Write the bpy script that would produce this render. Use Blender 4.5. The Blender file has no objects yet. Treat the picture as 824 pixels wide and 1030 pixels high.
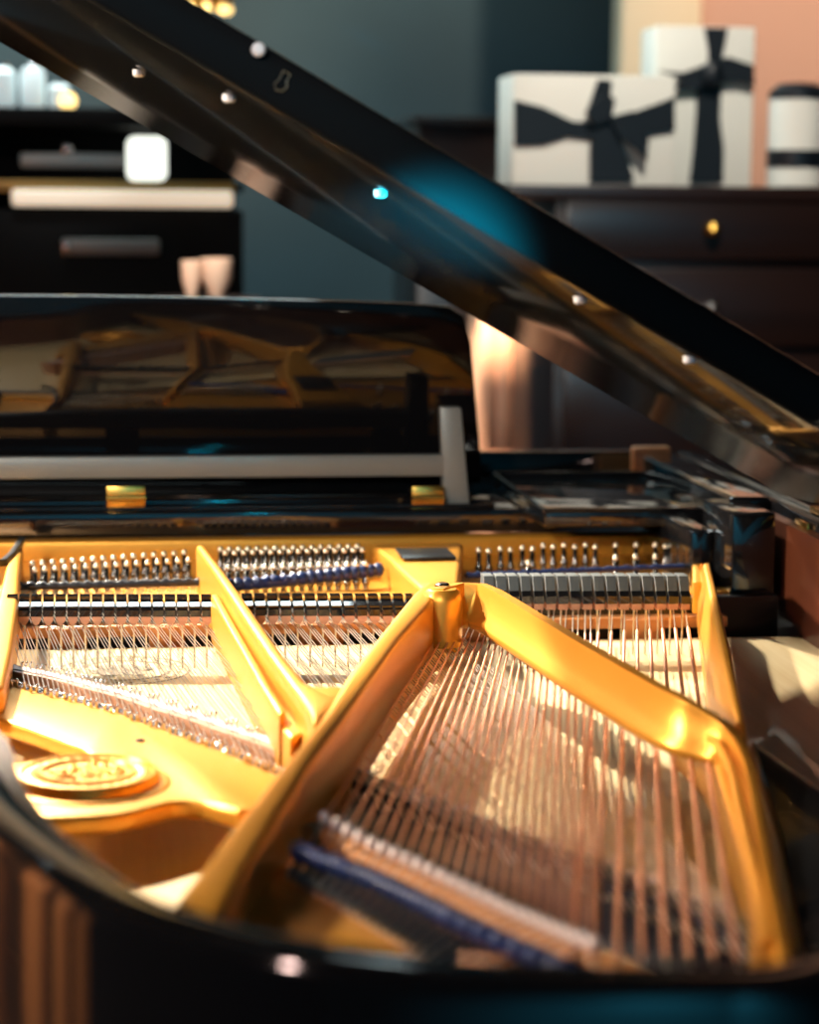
import bpy, bmesh, math, random
from mathutils import Vector, Matrix, noise
random.seed(7)
SC = bpy.context.scene
COL = SC.collection

# ---------------------------------------------------------------- camera
F = 2250.0; W, H = 824.0, 1030.0
CAM = Vector((0, 0, 1.40))
pitch = math.atan(315 / F)
yaw = math.atan(302 * math.cos(pitch) / F)
roll = math.radians(0.5)
fwd = Vector((math.sin(yaw) * math.cos(pitch), math.cos(yaw) * math.cos(pitch), -math.sin(pitch)))
right = Vector((math.cos(yaw), -math.sin(yaw), 0))
up = right.cross(fwd)
rgt = right * math.cos(roll) + up * math.sin(roll)
upp = up * math.cos(roll) - right * math.sin(roll)

def ray(px, py):
    return (fwd + rgt * ((px - W / 2) / F) + upp * ((H / 2 - py) / F))

def P(px, py, z):                      # point of the horizontal plane z seen at a photo pixel
    d = ray(px, py)
    return CAM + d * ((z - CAM.z) / d.z)

def PY(px, py, Y):                     # point of the upright plane y=Y seen at a photo pixel
    d = ray(px, py)
    return CAM + d * (Y / d.y)

cam = bpy.data.cameras.new('camera'); co = bpy.data.objects.new('camera', cam); COL.objects.link(co)
M = Matrix((rgt, upp, -fwd)).transposed().to_4x4(); M.translation = CAM
co.matrix_world = M
cam.sensor_fit = 'VERTICAL'; cam.sensor_height = 36; cam.lens = F / H * 36
cam.clip_start = 0.05; cam.clip_end = 60
cam.dof.use_dof = True; cam.dof.focus_distance = 2.35
cam.dof.aperture_fstop = (cam.lens / 1000) / 0.021
cam.dof.aperture_blades = 0
SC.camera = co

# ---------------------------------------------------------------- materials
def nt(name):
    m = bpy.data.materials.new(name); m.use_nodes = True
    return m, m.node_tree, m.node_tree.nodes['Principled BSDF']

def mat(name, col, rough=.5, metal=0, coat=0, coat_rough=.05, bump=0, bscale=200, var=0, vscale=8, spec=.5, stretch=None, emit=None, es=0, trans=0):
    m, t, b = nt(name)
    b.inputs['Base Color'].default_value = (*col, 1)
    b.inputs['Roughness'].default_value = rough
    b.inputs['Metallic'].default_value = metal
    b.inputs['Coat Weight'].default_value = coat
    b.inputs['Coat Roughness'].default_value = coat_rough
    b.inputs['Specular IOR Level'].default_value = spec
    b.inputs['Transmission Weight'].default_value = trans
    if emit:
        b.inputs['Emission Color'].default_value = (*emit, 1); b.inputs['Emission Strength'].default_value = es
    tc = t.nodes.new('ShaderNodeTexCoord')
    mp = t.nodes.new('ShaderNodeMapping'); t.links.new(tc.outputs['Object'], mp.inputs[0])
    if stretch: mp.inputs['Scale'].default_value = stretch
    if var:
        n = t.nodes.new('ShaderNodeTexNoise'); n.inputs['Scale'].default_value = vscale; n.inputs['Detail'].default_value = 4
        t.links.new(mp.outputs[0], n.inputs['Vector'])
        r = t.nodes.new('ShaderNodeValToRGB')
        r.color_ramp.elements[0].position = .3; r.color_ramp.elements[1].position = .7
        r.color_ramp.elements[0].color = (*[c * (1 - var) for c in col], 1)
        r.color_ramp.elements[1].color = (*[min(1, c * (1 + var)) for c in col], 1)
        t.links.new(n.outputs['Fac'], r.inputs[0]); t.links.new(r.outputs[0], b.inputs['Base Color'])
    if bump:
        n2 = t.nodes.new('ShaderNodeTexNoise'); n2.inputs['Scale'].default_value = bscale
        t.links.new(mp.outputs[0], n2.inputs['Vector'])
        bp = t.nodes.new('ShaderNodeBump'); bp.inputs['Strength'].default_value = bump; bp.inputs['Distance'].default_value = .001
        t.links.new(n2.outputs['Fac'], bp.inputs['Height']); t.links.new(bp.outputs[0], b.inputs['Normal'])
    return m

def wood(name, c1, c2, axis='Y', scale=30, rough=.45, coat=0):
    m, t, b = nt(name)
    tc = t.nodes.new('ShaderNodeTexCoord'); mp = t.nodes.new('ShaderNodeMapping')
    mp.inputs['Scale'].default_value = {'Y': (1, .04, 1), 'X': (.04, 1, 1), 'Z': (1, 1, .04)}[axis]
    n = t.nodes.new('ShaderNodeTexNoise'); n.inputs['Scale'].default_value = scale; n.inputs['Detail'].default_value = 6
    r = t.nodes.new('ShaderNodeValToRGB')
    r.color_ramp.elements[0].position = .3; r.color_ramp.elements[1].position = .7
    r.color_ramp.elements[0].color = (*c1, 1); r.color_ramp.elements[1].color = (*c2, 1)
    t.links.new(tc.outputs['Object'], mp.inputs[0]); t.links.new(mp.outputs[0], n.inputs['Vector'])
    t.links.new(n.outputs['Fac'], r.inputs[0]); t.links.new(r.outputs[0], b.inputs['Base Color'])
    b.inputs['Roughness'].default_value = rough; b.inputs['Coat Weight'].default_value = coat
    return m

M_lacq = mat('black_lacquer', (.008, .008, .009), .06, coat=.5, coat_rough=.03)
M_lacq2 = mat('black_satin', (.010, .010, .011), .3)
M_gold = mat('gold_bronze_paint', (.80, .36, .042), .34, metal=.55, bump=.15, bscale=900, var=.04, vscale=5)
M_brass = mat('brass', (.80, .47, .10), .25, metal=1)
M_chrome = mat('nickel', (.80, .80, .82), .16, metal=1)
M_pin = mat('blued_steel_pin', (.22, .21, .20), .25, metal=1)
M_steel = mat('steel_wire', (.72, .68, .62), .28, metal=1)
M_copper = mat('copper_winding', (.64, .31, .20), .42, metal=1, bump=.3, bscale=2500)
M_sb = wood('spruce_soundboard', (.80, .62, .34), (.88, .72, .44), 'Y', 160, .35, .35)
M_bridge = wood('maple_bridge', (.30, .13, .06), (.40, .18, .09), 'X', 60, .45)
M_bridge_dark = mat('graphite_shade_bridge', (.012, .016, .03), .3)  # graphite, darkened with the shade on the bridge's near side
M_rail = wood('orange_wood_rail', (.55, .22, .07), (.68, .30, .11), 'X', 60, .5)
M_rimwood = wood('mahogany_inner_rim', (.07, .018, .008), (.11, .03, .012), 'Z', 40, .35, .3)
M_bdamp = mat('grey_sheen_lacquer', (.10, .115, .12), .35)  # dim reflection on the bass damper slopes, painted as grey
M_felt_r = mat('damper_wood_pink', (.72, .36, .22), .7, var=.1, vscale=80)
M_felt_w = mat('damper_felt', (.70, .50, .36), .95, bump=.4, bscale=800)
M_navy = mat('navy_stringing_braid', (.010, .028, .12), .35, bump=.4, bscale=1500)
M_grey = mat('grey_handle_desk_sheen', (.24, .26, .25), .4, metal=.2)  # grey reflection painted onto the black desk bars; also plain grey handles
M_white = mat('white_card', (.74, .73, .66), .6)
M_ribbon = mat('dark_satin_ribbon', (.003, .006, .010), .4)
M_print = mat('printed_emblem', (.22, .14, .06), .6)

# ---------------------------------------------------------------- mesh helpers
def link(name, me, m, parent=None, smooth=False, loc=None):
    if m: me.materials.append(m)
    o = bpy.data.objects.new(name, me); COL.objects.link(o)
    if smooth:
        for p in me.polygons: p.use_smooth = True
    if parent: o.parent = parent
    if loc is not None: o.location = loc
    return o

def from_bm(name, bm, m, parent=None, smooth=False, loc=None):
    bmesh.ops.recalc_face_normals(bm, faces=bm.faces)
    me = bpy.data.meshes.new(name); bm.to_mesh(me); bm.free()
    return link(name, me, m, parent, smooth, loc)

def autosmooth(o, ang=40):
    bm = bmesh.new(); bm.from_mesh(o.data)
    for f in bm.faces: f.smooth = True
    for e in bm.edges:
        if len(e.link_faces) == 2 and e.calc_face_angle(0) > math.radians(ang): e.smooth = False
    bm.to_mesh(o.data); bm.free()
    return o

def bev(bm, w, seg=2, ang=30):
    if w <= 0: return
    bmesh.ops.recalc_face_normals(bm, faces=bm.faces)
    es = [e for e in bm.edges if len(e.link_faces) == 2 and e.calc_face_angle(0) > math.radians(ang)]
    bmesh.ops.bevel(bm, geom=es, offset=w, segments=seg, affect='EDGES', profile=.5, clamp_overlap=True)

def add_box(bm, c, s, rot=None):
    r = bmesh.ops.create_cube(bm, size=1)
    T = Matrix.Translation(c) @ (rot.to_4x4() if rot else Matrix()) @ Matrix.Diagonal((*s, 1))
    bmesh.ops.transform(bm, matrix=T, verts=r['verts'])

def box(name, c, s, m, parent=None, b=.002, rot=None, seg=2):
    bm = bmesh.new(); add_box(bm, c, s, rot); bev(bm, b, seg)
    o = from_bm(name, bm, m, parent); return autosmooth(o)

def box2(name, lo, hi, m, parent=None, b=.002, seg=2):
    lo = Vector(lo); hi = Vector(hi)
    return box(name, (lo + hi) / 2, hi - lo, m, parent, b, None, seg)

def add_prism(bm, pts, z0, z1):
    a = [bm.verts.new((p[0], p[1], z0)) for p in pts]; b = [bm.verts.new((p[0], p[1], z1)) for p in pts]
    n = len(pts)
    bm.faces.new(a[::-1]); bm.faces.new(b)
    for i in range(n): bm.faces.new((a[i], a[(i + 1) % n], b[(i + 1) % n], b[i]))

def prism(name, pts, z0, z1, m, parent=None, b=.002, seg=2, ang=30):
    bm = bmesh.new(); add_prism(bm, pts, z0, z1); bev(bm, b, seg, ang)
    return autosmooth(from_bm(name, bm, m, parent))

def add_loft(bm, secs, closed=True, caps=True):
    rings = [[bm.verts.new(p) for p in s] for s in secs]
    n = len(secs[0])
    for A, B in zip(rings, rings[1:]):
        for i in range(n if closed else n - 1):
            bm.faces.new((A[i], A[(i + 1) % n], B[(i + 1) % n], B[i]))
    if caps and closed:
        bm.faces.new(rings[0][::-1]); bm.faces.new(rings[-1])

def loft(name, secs, m, parent=None, b=0, seg=2, ang=30, sm=40):
    bm = bmesh.new(); add_loft(bm, secs); bev(bm, b, seg, ang)
    return autosmooth(from_bm(name, bm, m, parent), sm)

def smooth_path(pts, n=6):                     # Catmull-Rom through the points
    pts = [Vector(p) for p in pts]; out = []
    for i in range(len(pts) - 1):
        p0 = pts[max(i - 1, 0)]; p1 = pts[i]; p2 = pts[i + 1]; p3 = pts[min(i + 2, len(pts) - 1)]
        for k in range(n):
            t = k / n
            out.append(.5 * ((2 * p1) + (p2 - p0) * t + (2 * p0 - 5 * p1 + 4 * p2 - p3) * t * t + (3 * p1 - p0 - 3 * p2 + p3) * t ** 3))
    out.append(pts[-1]); return out

def add_tube(bm, path, r, n=6, caps=True):
    secs = []; path = [Vector(p) for p in path]
    for i, p in enumerate(path):
        d = (path[min(i + 1, len(path) - 1)] - path[max(i - 1, 0)]).normalized()
        s = d.cross(Vector((0, 0, 1)))
        if s.length < 1e-4: s = Vector((1, 0, 0))
        s.normalize(); u = s.cross(d); rr = r[i] if isinstance(r, (list, tuple)) else r
        secs.append([p + (s * math.cos(a) + u * math.sin(a)) * rr for a in [2 * math.pi * k / n for k in range(n)]])
    add_loft(bm, secs, True, caps)

def tube(name, path, r, m, parent=None, n=6):
    bm = bmesh.new(); add_tube(bm, path, r, n)
    return autosmooth(from_bm(name, bm, m, parent), 60)

def sweep(name, path, prof, m, parent=None, b=0, seg=2, sm=35, scale=None):
    path = [Vector(p) for p in path]; secs = []
    for i, p in enumerate(path):
        d = (path[min(i + 1, len(path) - 1)] - path[max(i - 1, 0)]); d.z = 0; d.normalize()
        l = Vector((-d.y, d.x, 0)); s = scale[i] if scale else 1
        secs.append([p + l * (u * s) + Vector((0, 0, v)) for u, v in prof])
    return loft(name, secs, m, parent, b, seg, 30, sm)

def add_lathe(bm, c, prof, n=32, ax=1.0):
    rings = []
    for r, z in prof:
        if r < 1e-6: rings.append([bm.verts.new((c[0], c[1], c[2] + z))])
        else: rings.append([bm.verts.new((c[0] + r * math.cos(2 * math.pi * k / n), c[1] + r * ax * math.sin(2 * math.pi * k / n), c[2] + z)) for k in range(n)])
    for A, B in zip(rings, rings[1:]):
        for k in range(n):
            k2 = (k + 1) % n
            if len(A) == 1 and len(B) == 1: continue
            if len(A) == 1: bm.faces.new((A[0], B[k2], B[k]))
            elif len(B) == 1: bm.faces.new((A[k], A[k2], B[0]))
            else: bm.faces.new((A[k], A[k2], B[k2], B[k]))

def lathe(name, c, prof, m, parent=None, n=32, ax=1.0, sm=35):
    bm = bmesh.new(); add_lathe(bm, c, prof, n, ax)
    return autosmooth(from_bm(name, bm, m, parent), sm)

def empty(name, loc, label, cat, group=None):
    o = bpy.data.objects.new(name, None); COL.objects.link(o); o.location = loc
    o['label'] = label; o['category'] = cat
    if group: o['group'] = group
    o.empty_display_size = .1
    return o

def tag(o, label, cat, group=None):
    o['label'] = label; o['category'] = cat
    if group: o['group'] = group
    return o

def copy_part(o, parent, T):                    # copy of a mesh part, moved by T
    c = o.copy(); COL.objects.link(c); c.parent = parent; c.location = Vector(o.location) + Vector(T)
    return c

def lerp(a, b, t): return a + (b - a) * t
def seg_at(pts, t):                             # point at fraction t of a polyline of pixels
    n = len(pts) - 1; f = min(max(t, 0), .999999) * n; i = int(f); u = f - i
    return tuple(lerp(pts[i][k], pts[i + 1][k], u) for k in range(len(pts[0])))
def x_at(pts, x):                               # y on polyline at x
    for a, b in zip(pts, pts[1:]):
        if a[0] <= x <= b[0]: return lerp(a[1], b[1], (x - a[0]) / (b[0] - a[0]))
    a, b = (pts[0], pts[1]) if x < pts[0][0] else (pts[-2], pts[-1])
    return lerp(a[1], b[1], (x - a[0]) / (b[0] - a[0]))

ZS = .933      # string plane
ZB = .883      # soundboard
ZR = 1.03      # rim top

# ================================================================ GRAND PIANO
# mesh data stay in world coordinates; the empty sits at the origin of the floor under the piano
piano = empty('grand_piano', (0, 0, 0), 'black lacquered grand piano with its lid raised over a gold iron plate', 'grand piano')

# ---- rim: tail and treble bend, then straight bass side
inner_px = [(-6, 753), (17, 788), (44, 815), (82, 844), (126, 875), (165, 896), (210, 911), (270, 927), (330, 939), (400, 948), (480, 955), (560, 960), (640, 963), (720, 962), (790, 956)]
inner = [P(x, y, ZR) for x, y in inner_px]
pre = [Vector((-.64, 2.95, ZR)), Vector((-.64, 2.5, ZR)), Vector((-.60, 2.25, ZR)), Vector((-.47, 2.10, ZR)), Vector((-.32, 1.98, ZR)), Vector((-.20, 1.86, ZR)), Vector((-.135, 1.74, ZR)), Vector((-.105, 1.64, ZR)), Vector((-.090, 1.57, ZR))]
post = [Vector((.46, 1.13, ZR)), Vector((.60, 1.20, ZR)), Vector((.72, 1.32, ZR)), Vector((.80, 1.5, ZR)), Vector((.83, 1.75, ZR)), Vector((.83, 2.3, ZR)), Vector((.83, 3.25, ZR))]
rim_path = smooth_path(pre + inner + post, 4)
prof = [(0, -.012), (.004, -.004), (.012, 0), (.034, 0), (.041, -.003), (.046, -.012), (.046, -.33), (0, -.33)]
# outward is to the right-hand side of the travel direction here -> negative lateral
sweep('case_rim', rim_path, [(-u, v) for u, v in prof], mat('case_lacquer', (.006, .006, .007), .07), piano, sm=30)
sweep('inner_rim', [p + Vector((0, 0, -.02)) for p in rim_path], [(.0, 0), (.016, 0), (.016, -.20), (0, -.20)], M_rimwood, piano, sm=30)
box2('bottom_board', (-.55, 1.3, .70), (.83, 3.2, .715), M_lacq2, piano, .003)

# legs (three, stand on the floor)
def leg(x, y):
    l = loft('leg', [[Vector((x + sx * w, y + sy * w, z)) for sx, sy in ((-1, -1), (1, -1), (1, 1), (-1, 1))] for z, w in ((.70, .06), (.62, .055), (.60, .045), (.12, .032), (.10, .038), (.06, .036))], M_lacq, piano, .003)
    lathe('caster', (x, y, 0), [(0, .06), (.02, .058), (.028, .03), (.02, .002), (0, 0)], M_brass, l, 20)
leg(.30, 1.45); leg(-.45, 2.85); leg(.72, 2.85)

# ---- soundboard
sbp = [(-.62, 2.56)] + [(p.x, p.y) for p in rim_path if p.y < 2.56] + [(.83, 2.56)]
prism('soundboard', sbp, ZB - .009, ZB, M_sb, piano, 0)
sb = piano.children[-1]
# printed oval emblem on the soundboard
def ring_pts(c, rx, ry, n=64): return [(c.x + rx * math.cos(2 * math.pi * k / n), c.y + ry * math.sin(2 * math.pi * k / n)) for k in range(n)]
ec = P(125, 674, ZB + .0006)
bm = bmesh.new()
def add_ring(bm, c, r0x, r0y, r1x, r1y, z0, z1, n=64):
    A = ring_pts(c, r0x, r0y, n); B = ring_pts(c, r1x, r1y, n)
    a = [bm.verts.new((*p, z1)) for p in A]; b = [bm.verts.new((*p, z1)) for p in B]
    for k in range(n): bm.faces.new((a[k], a[(k + 1) % n], b[(k + 1) % n], b[k]))
s = ec.y / F
add_ring(bm, ec, 68 * s, 70 * s, 65 * s, 67 * s, 0, ec.z)
add_ring(bm, ec, 48 * s, 50 * s, 44 * s, 46 * s, 0, ec.z)
for k in range(26):
    a = 2 * math.pi * k / 26; q = Vector((ec.x + 57 * s * math.cos(a), ec.y + 59 * s * math.sin(a), 0))
    bmesh.ops.create_circle(bm, cap_ends=True, radius=.0035, segments=6, matrix=Matrix.Translation((q.x, q.y, ec.z)))
for k in range(34):
    a = random.uniform(0, 6.28); rr = random.uniform(0, 1) ** .5
    bmesh.ops.create_circle(bm, cap_ends=True, radius=random.uniform(.006, .012), segments=9, matrix=Matrix.Translation((ec.x + rr * 27 * s * math.cos(a), ec.y + rr * 22 * s * math.sin(a), ec.z + .00002 * k)))
from_bm('printed_emblem', bm, M_print, sb)

# ---- belly rail behind the soundboard: dark gap, orange wooden blocks
box2('belly_rail', (-.62, 2.60, .80), (.80, 2.62, .925), M_lacq2, piano, .001)
box2('damper_guide_rail', (-.20, 2.575, .8925), (.73, 2.598, .906), M_rail, piano, .002)
for x0, x1 in ((50, 88), (150, 186), (300, 345), (430, 500), (628, 668)):
    a = PY(x0, 640, 2.575).x; b = PY(x1, 640, 2.575).x
    box2('rail_block', (a, 2.571, .876), (b, 2.599, .9045), M_rail, piano, .001)

# ---- dampers
def head_mesh(kind):
    bm = bmesh.new()
    if kind == 'treble':
        w = .0057
        pr = [(0, .0105), (0, .0180), (.0035, .0190), (.0037, .0215), (.0205, .0260), (.0207, .0300), (.032, .0304), (.032, .0105)]
    else:
        w = .0057
        pr = [(0, .008), (0, .017), (.006, .022), (.014, .038), (.036, .038), (.036, .008)]
    add_loft(bm, [[Vector((x, y, z)) for y, z in pr] for x in (-w, w)])
    bev(bm, .0003, 1)
    bmesh.ops.recalc_face_normals(bm, faces=bm.faces)
    me = bpy.data.meshes.new('damper_' + kind); bm.to_mesh(me); bm.free(); me.materials.append(M_lacq); me.materials.append(M_bdamp)
    if kind == 'bass':
        for p in me.polygons:
            if p.center.z > .021: p.material_index = 1
    return me
def felt_mesh(kind):
    bm = bmesh.new()
    zt = .0105 if kind == 'treble' else .008
    w = .0052
    if kind == 'treble':
        secs = [[Vector((-w, .001, zt)), Vector((w, .001, zt)), Vector((w, .028, zt)), Vector((-w, .028, zt))],
                [Vector((-w, .001, zt * .55)), Vector((w, .001, zt * .55)), Vector((w, .028, zt * .55)), Vector((-w, .028, zt * .55))],
                [Vector((-w * .35, .002, 0.001)), Vector((w * .35, .002, 0.001)), Vector((w * .35, .027, 0.001)), Vector((-w * .35, .027, 0.001))]]
    else:
        secs = [[Vector((-w, .001, z)), Vector((w, .001, z)), Vector((w, .034, z)), Vector((-w, .034, z))] for z in (zt, 0.001)]
    add_loft(bm, secs); bmesh.ops.recalc_face_normals(bm, faces=bm.faces)
    me = bpy.data.meshes.new('felt_' + kind); bm.to_mesh(me); bm.free(); me.materials.append(M_felt_r)
    return me
HM = {k: head_mesh(k) for k in ('treble', 'bass')}; FM = {k: felt_mesh(k) for k in ('treble', 'bass')}
bmw = bmesh.new(); add_tube(bmw, [(0, .015, 0), (0, .015, -.06)], .0011, 6)
WM = bpy.data.meshes.new('damper_wire'); bmw.to_mesh(WM); bmw.free(); WM.materials.append(M_steel)
def damper(loc, kind):
    o = bpy.data.objects.new('damper', HM[kind]); COL.objects.link(o); o.parent = piano; o.location = loc
    f = bpy.data.objects.new('damper_felt', FM[kind]); COL.objects.link(f); f.parent = o
    w = bpy.data.objects.new('damper_wire', WM); COL.objects.link(w); w.parent = o; w.location = (0, 0, .0)
treb_x = [24 + 12.3 * i for i in range(-1, 16)]
ten_x = [237 + 12.75 * k for k in range(18)]
bass_x = [690 - 12.3 * j for j in range(20)]
for x in treb_x[0:]: damper(P(x, 630, ZS), 'treble')
for x in ten_x[:15]: damper(P(x, 629, ZS), 'treble')
for x in bass_x[:17]: damper(P(x, 614.5, ZS + .004), 'bass')

# ---- strings
def string(name, pts, r, m=M_steel, n=5):
    return tube(name, pts, r, m, piano, n)

grp = [(12, 668), (26, 670.5), (40.5, 673.5), (55.5, 676.5), (71, 680), (87, 684), (101, 688), (119, 692.5), (136, 697.5), (154, 703), (172.5, 709.5), (192, 715), (211.5, 721), (233, 729), (254, 736), (276.7, 743.5), (300, 752), (323, 761)]
pin_y = lambda x: 588 - 3 * x / 200.0
hitch = []
treble_bridge_pts = [(-30, 660), (-5, 665)] + grp
# treble: group g at the bridge comes from damper g-1 (damper list starts one left of the frame)
for g in range(1, 18):
    gx, gy = grp[g]
    dx = treb_x[g - 1]
    for s3 in (-1, 0, 1):
        off = s3 * (4.3 + .05 * g)
        a = P(dx + s3 * 2.7, 632, ZS)
        b = P(gx + off, gy, ZS)
        d = (b - a); far = a - d.normalized() * .17
        near = b + d.normalized() * .062
        near.z = ZS - .012
        pinp = P(32 + 10.2 * (g - 1) * 1.0 + s3 * 3, 588, .93)
        string('treble_string', [pinp, far.lerp(a, .3), b, near], .00055)
ten_br = [(330, 759), (347, 768), (372, 778), (396, 787), (419, 796), (443, 804), (464, 814), (493, 827), (525, 838), (557, 851), (587, 860), (611, 871), (630, 880), (654, 889), (679, 898), (700, 906), (722, 916), (744, 926)]
ten_at = lambda k: seg_at(ten_br, k / 17)
for k in range(18):
    gx, gy = ten_at(k)
    for s3 in (-1, 0, 1):
        off = s3 * (4.8 + .12 * k)
        a = P(ten_x[k] + s3 * 2.7, 632, ZS - .001); b = P(gx + off, gy, ZS - .001)
        d = b - a; far = a - d.normalized() * .12
        near = b + d.normalized() * .07; near.z -= .012
        string('tenor_string', [far, a, b, near], .00065 + .00001 * k)

ZBB = .962    # bass strings at their bridge
bb = [(327, 824), (371, 848), (415, 868), (453, 887), (507, 914), (560, 937), (597, 951), (640, 966), (700, 985), (760, 1000)]
bass_ends = [(741 - 23.8 * j, None) for j in range(8)]
def bass_bridge_pt(px, dz=0): return P(px, x_at(bb, px), ZBB + dz)
hp = lambda n: (293.3 + 9.15 * n, 883.4 + 5.55 * n)
def wound(top, bot, tail, r, j):
    d = (bot - top).normalized()
    back = top - d * .13; back.z = ZS + .002
    pts = [back, top, bot] + ([tail] if tail is not None else [bot + d * .12 - Vector((0, 0, .02))])
    s = string('bass_string', pts, .0008)
    L = (bot - top).length
    w0 = top + d * (.10 + .004 * j); w1 = bot - d * .03
    tube('copper_winding', [w0 - d * .004, w0, w1, w1 + d * .004], [.0008, r, r, .0008], M_copper, s, 8)
for j in range(8):
    px = 741 - 23.8 * j
    top = P(bass_x[j], 617, ZS + .004)
    # single strings pass the rim edge at y~958 and end on the bridge behind it
    p1 = P(px, 958, ZBB - .003); d = (p1 - top)
    t = 1.0
    bot = top + d * 1.03
    wound(top, bot, None, .0021 - .00005 * j, j)
pair_px = [597 - 11.75 * i for i in range(24)]
for i in range(24):
    j = 8 + i // 2
    top = P(bass_x[j] + (2.6 if i % 2 == 0 else -2.6), 617, ZS + .004)
    bot = bass_bridge_pt(pair_px[i])
    n = 23 - i
    hx, hy = hp(n)
    wound(top, bot, P(hx, hy, ZS + .016), .0013 - .00001 * i, j)

# ---- bridges
def bridge(name, px_pts, ztop, m, wtop, parent=None, foot=ZB, ext=0):
    path = smooth_path([P(x, y, ztop) for x, y in px_pts], 3)
    return sweep(name, path, [(-wtop, 0), (0.004, 0), (0.006, -.004), (0.006, foot - ztop), (-wtop - .004, foot - ztop), (-wtop - .002, -.006)], m, piano, sm=30)
tb = bridge('treble_bridge', [(-40, 652), (-5, 660)] + [(x, y + 1) for x, y in grp[:17]], ZS - .004, M_bridge, .020)
lb = bridge('long_bridge', [(318, 752)] + [(x, y + 2) for x, y in ten_br] + [(775, 938)], ZS - .004, M_bridge_dark, .020)
# bass bridge: notched pale top edge, orange side
bpath = smooth_path([bass_bridge_pt(px) for px in (322, 371, 415, 453, 507, 560, 597, 640, 700)], 4)
bbr = sweep('bass_bridge', [p - Vector((0, 0, .003)) for p in bpath], [(.004, 0), (-.012, 0), (-.014, -.004), (-.014, -.022), (-.010, -.024), (-.010, ZB - ZBB + .003), (.02, ZB - ZBB + .003), (.02, -.03), (.006, -.006)], M_rail, piano, sm=30)
bmn = bmesh.new(); add_lathe(bmn, (0, 0, 0), [(0, .0055), (.0022, .005), (.0036, .0035), (.0042, 0), (.0042, -.004), (0, -.004)], 12)
me_n = bpy.data.meshes.new('notch'); bmesh.ops.recalc_face_normals(bmn, faces=bmn.faces); bmn.to_mesh(me_n); bmn.free()
for p in me_n.polygons: p.use_smooth = True
M_notch = mat('pale_notch_glint', (.95, .82, .78), .35)  # pale colour paints in the highlight on bridge notches and pins
me_n.materials.append(M_notch)
def inst(name, me, loc, parent, rot=None):
    o = bpy.data.objects.new(name, me); COL.objects.link(o); o.parent = parent; o.location = loc
    if rot: o.rotation_euler = rot
    return o
for i in range(24):
    b = bass_bridge_pt(pair_px[i]); 
    inst('notch_glint', me_n, b + Vector((0, 0, .0005)), bbr)

# small pins, all kinds share meshes
def pin_me(name, prof, m, n=10):
    bm = bmesh.new(); add_lathe(bm, (0, 0, 0), prof, n); bmesh.ops.recalc_face_normals(bm, faces=bm.faces)
    me = bpy.data.meshes.new(name); bm.to_mesh(me); bm.free(); me.materials.append(m)
    for p in me.polygons: p.use_smooth = True
    return me
me_bp = pin_me('bridge_pin', [(0, .0055), (.0008, .0052), (.0011, .0045), (.0011, -.002), (0, -.002)], M_chrome)
me_hp = pin_me('hitch_pin', [(0, .008), (.0012, .0078), (.0017, .0068), (.0017, -.003), (0, -.003)], M_chrome)
me_hb = pin_me('hitch_pin_b', [(0, .009), (.002, .0088), (.0028, .0075), (.0028, -.003), (0, -.003)], mat('bright_pin', (.92, .92, .90), .4, metal=.3))
for g in range(1, 17):
    for s3 in (-1, 0, 1):
        b = P(grp[g][0] + s3 * (4.3 + .05 * g), grp[g][1], ZS - .003)
        inst('bridge_pin', me_bp, b, tb, (math.radians(-14), math.radians(14), 0))
for k in range(1, 17):
    gx, gy = ten_at(k)
    for s3 in (-1, 0, 1):
        inst('bridge_pin', me_bp, P(gx + s3 * (4.8 + .12 * k), gy + 1, ZS - .003), lb, (math.radians(-14), math.radians(14), 0))
# pale strip: specular sheen painted along the far edge of the treble bridge
tpath = smooth_path([P(x, y, ZS - .0035) for x, y in [(-40, 654), (-5, 662)] + [(x, y + 3) for x, y in grp[:17]]], 3)
M_bridge_sheen = mat('pale_bridge_sheen', (.66, .58, .62), .35)
sweep('bridge_sheen', tpath, [(-.006, .0008), (.005, .0008), (.005, -.0015), (-.006, -.0015)], M_bridge_sheen, tb)
# duplex bars on the plate edge and hitch pins beyond them
dup = [(-20, 674), (4, 681), (26, 688), (50, 694), (72, 699), (96, 706), (120, 712), (143, 721), (165, 728), (188, 737), (208, 744), (232, 752), (252, 762), (272, 770), (292, 779)]

# ---- cast iron plate
ZP = ZS - .008
def pl(pts, z): return [P(x, y, z) for x, y in pts]
# treble hitch panel; its near edge runs into the boss that carries the medallion
far_edge = [(-40, 676), (0, 687), (60, 700), (120, 715), (180, 735), (230, 755), (285, 780)]
near_edge = [(262, 812), (240, 816), (222, 811), (205, 806.5), (188, 805), (172, 806), (158, 810), (140, 815), (118, 819), (90, 821), (60, 822), (35, 820), (15, 815), (0, 806), (-14, 790), (-12, 776), (8, 768), (40, 763), (70, 760.5), (92, 758), (82, 752), (60, 744), (30, 733), (0, 723), (-40, 712)]
plate = prism('cast_iron_plate', [(p.x, p.y) for p in pl(far_edge + near_edge, ZP)], ZP - .016, ZP, M_gold, piano, .004, 3, 25)
gold = lambda *a, **k: None

# pin field and its raised far flange
pf = [PY(-60, 560, 2.97), PY(712, 560, 2.97)]
x0 = pf[0].x; x1 = pf[1].x
box2('pin_field', (x0, 2.655, ZP - .02), (x1 - .01, 2.97, ZP - .004), M_gold, plate, .001)
box2('back_flange', (x0, 2.955, ZP - .02), (x1, 2.985, .949), M_gold, plate, .005, 3)
box2('capo_bar', (x0, 2.628, ZS - .03), (x1 - .012, 2.660, ZS - .006), M_gold, plate, .004)
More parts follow.
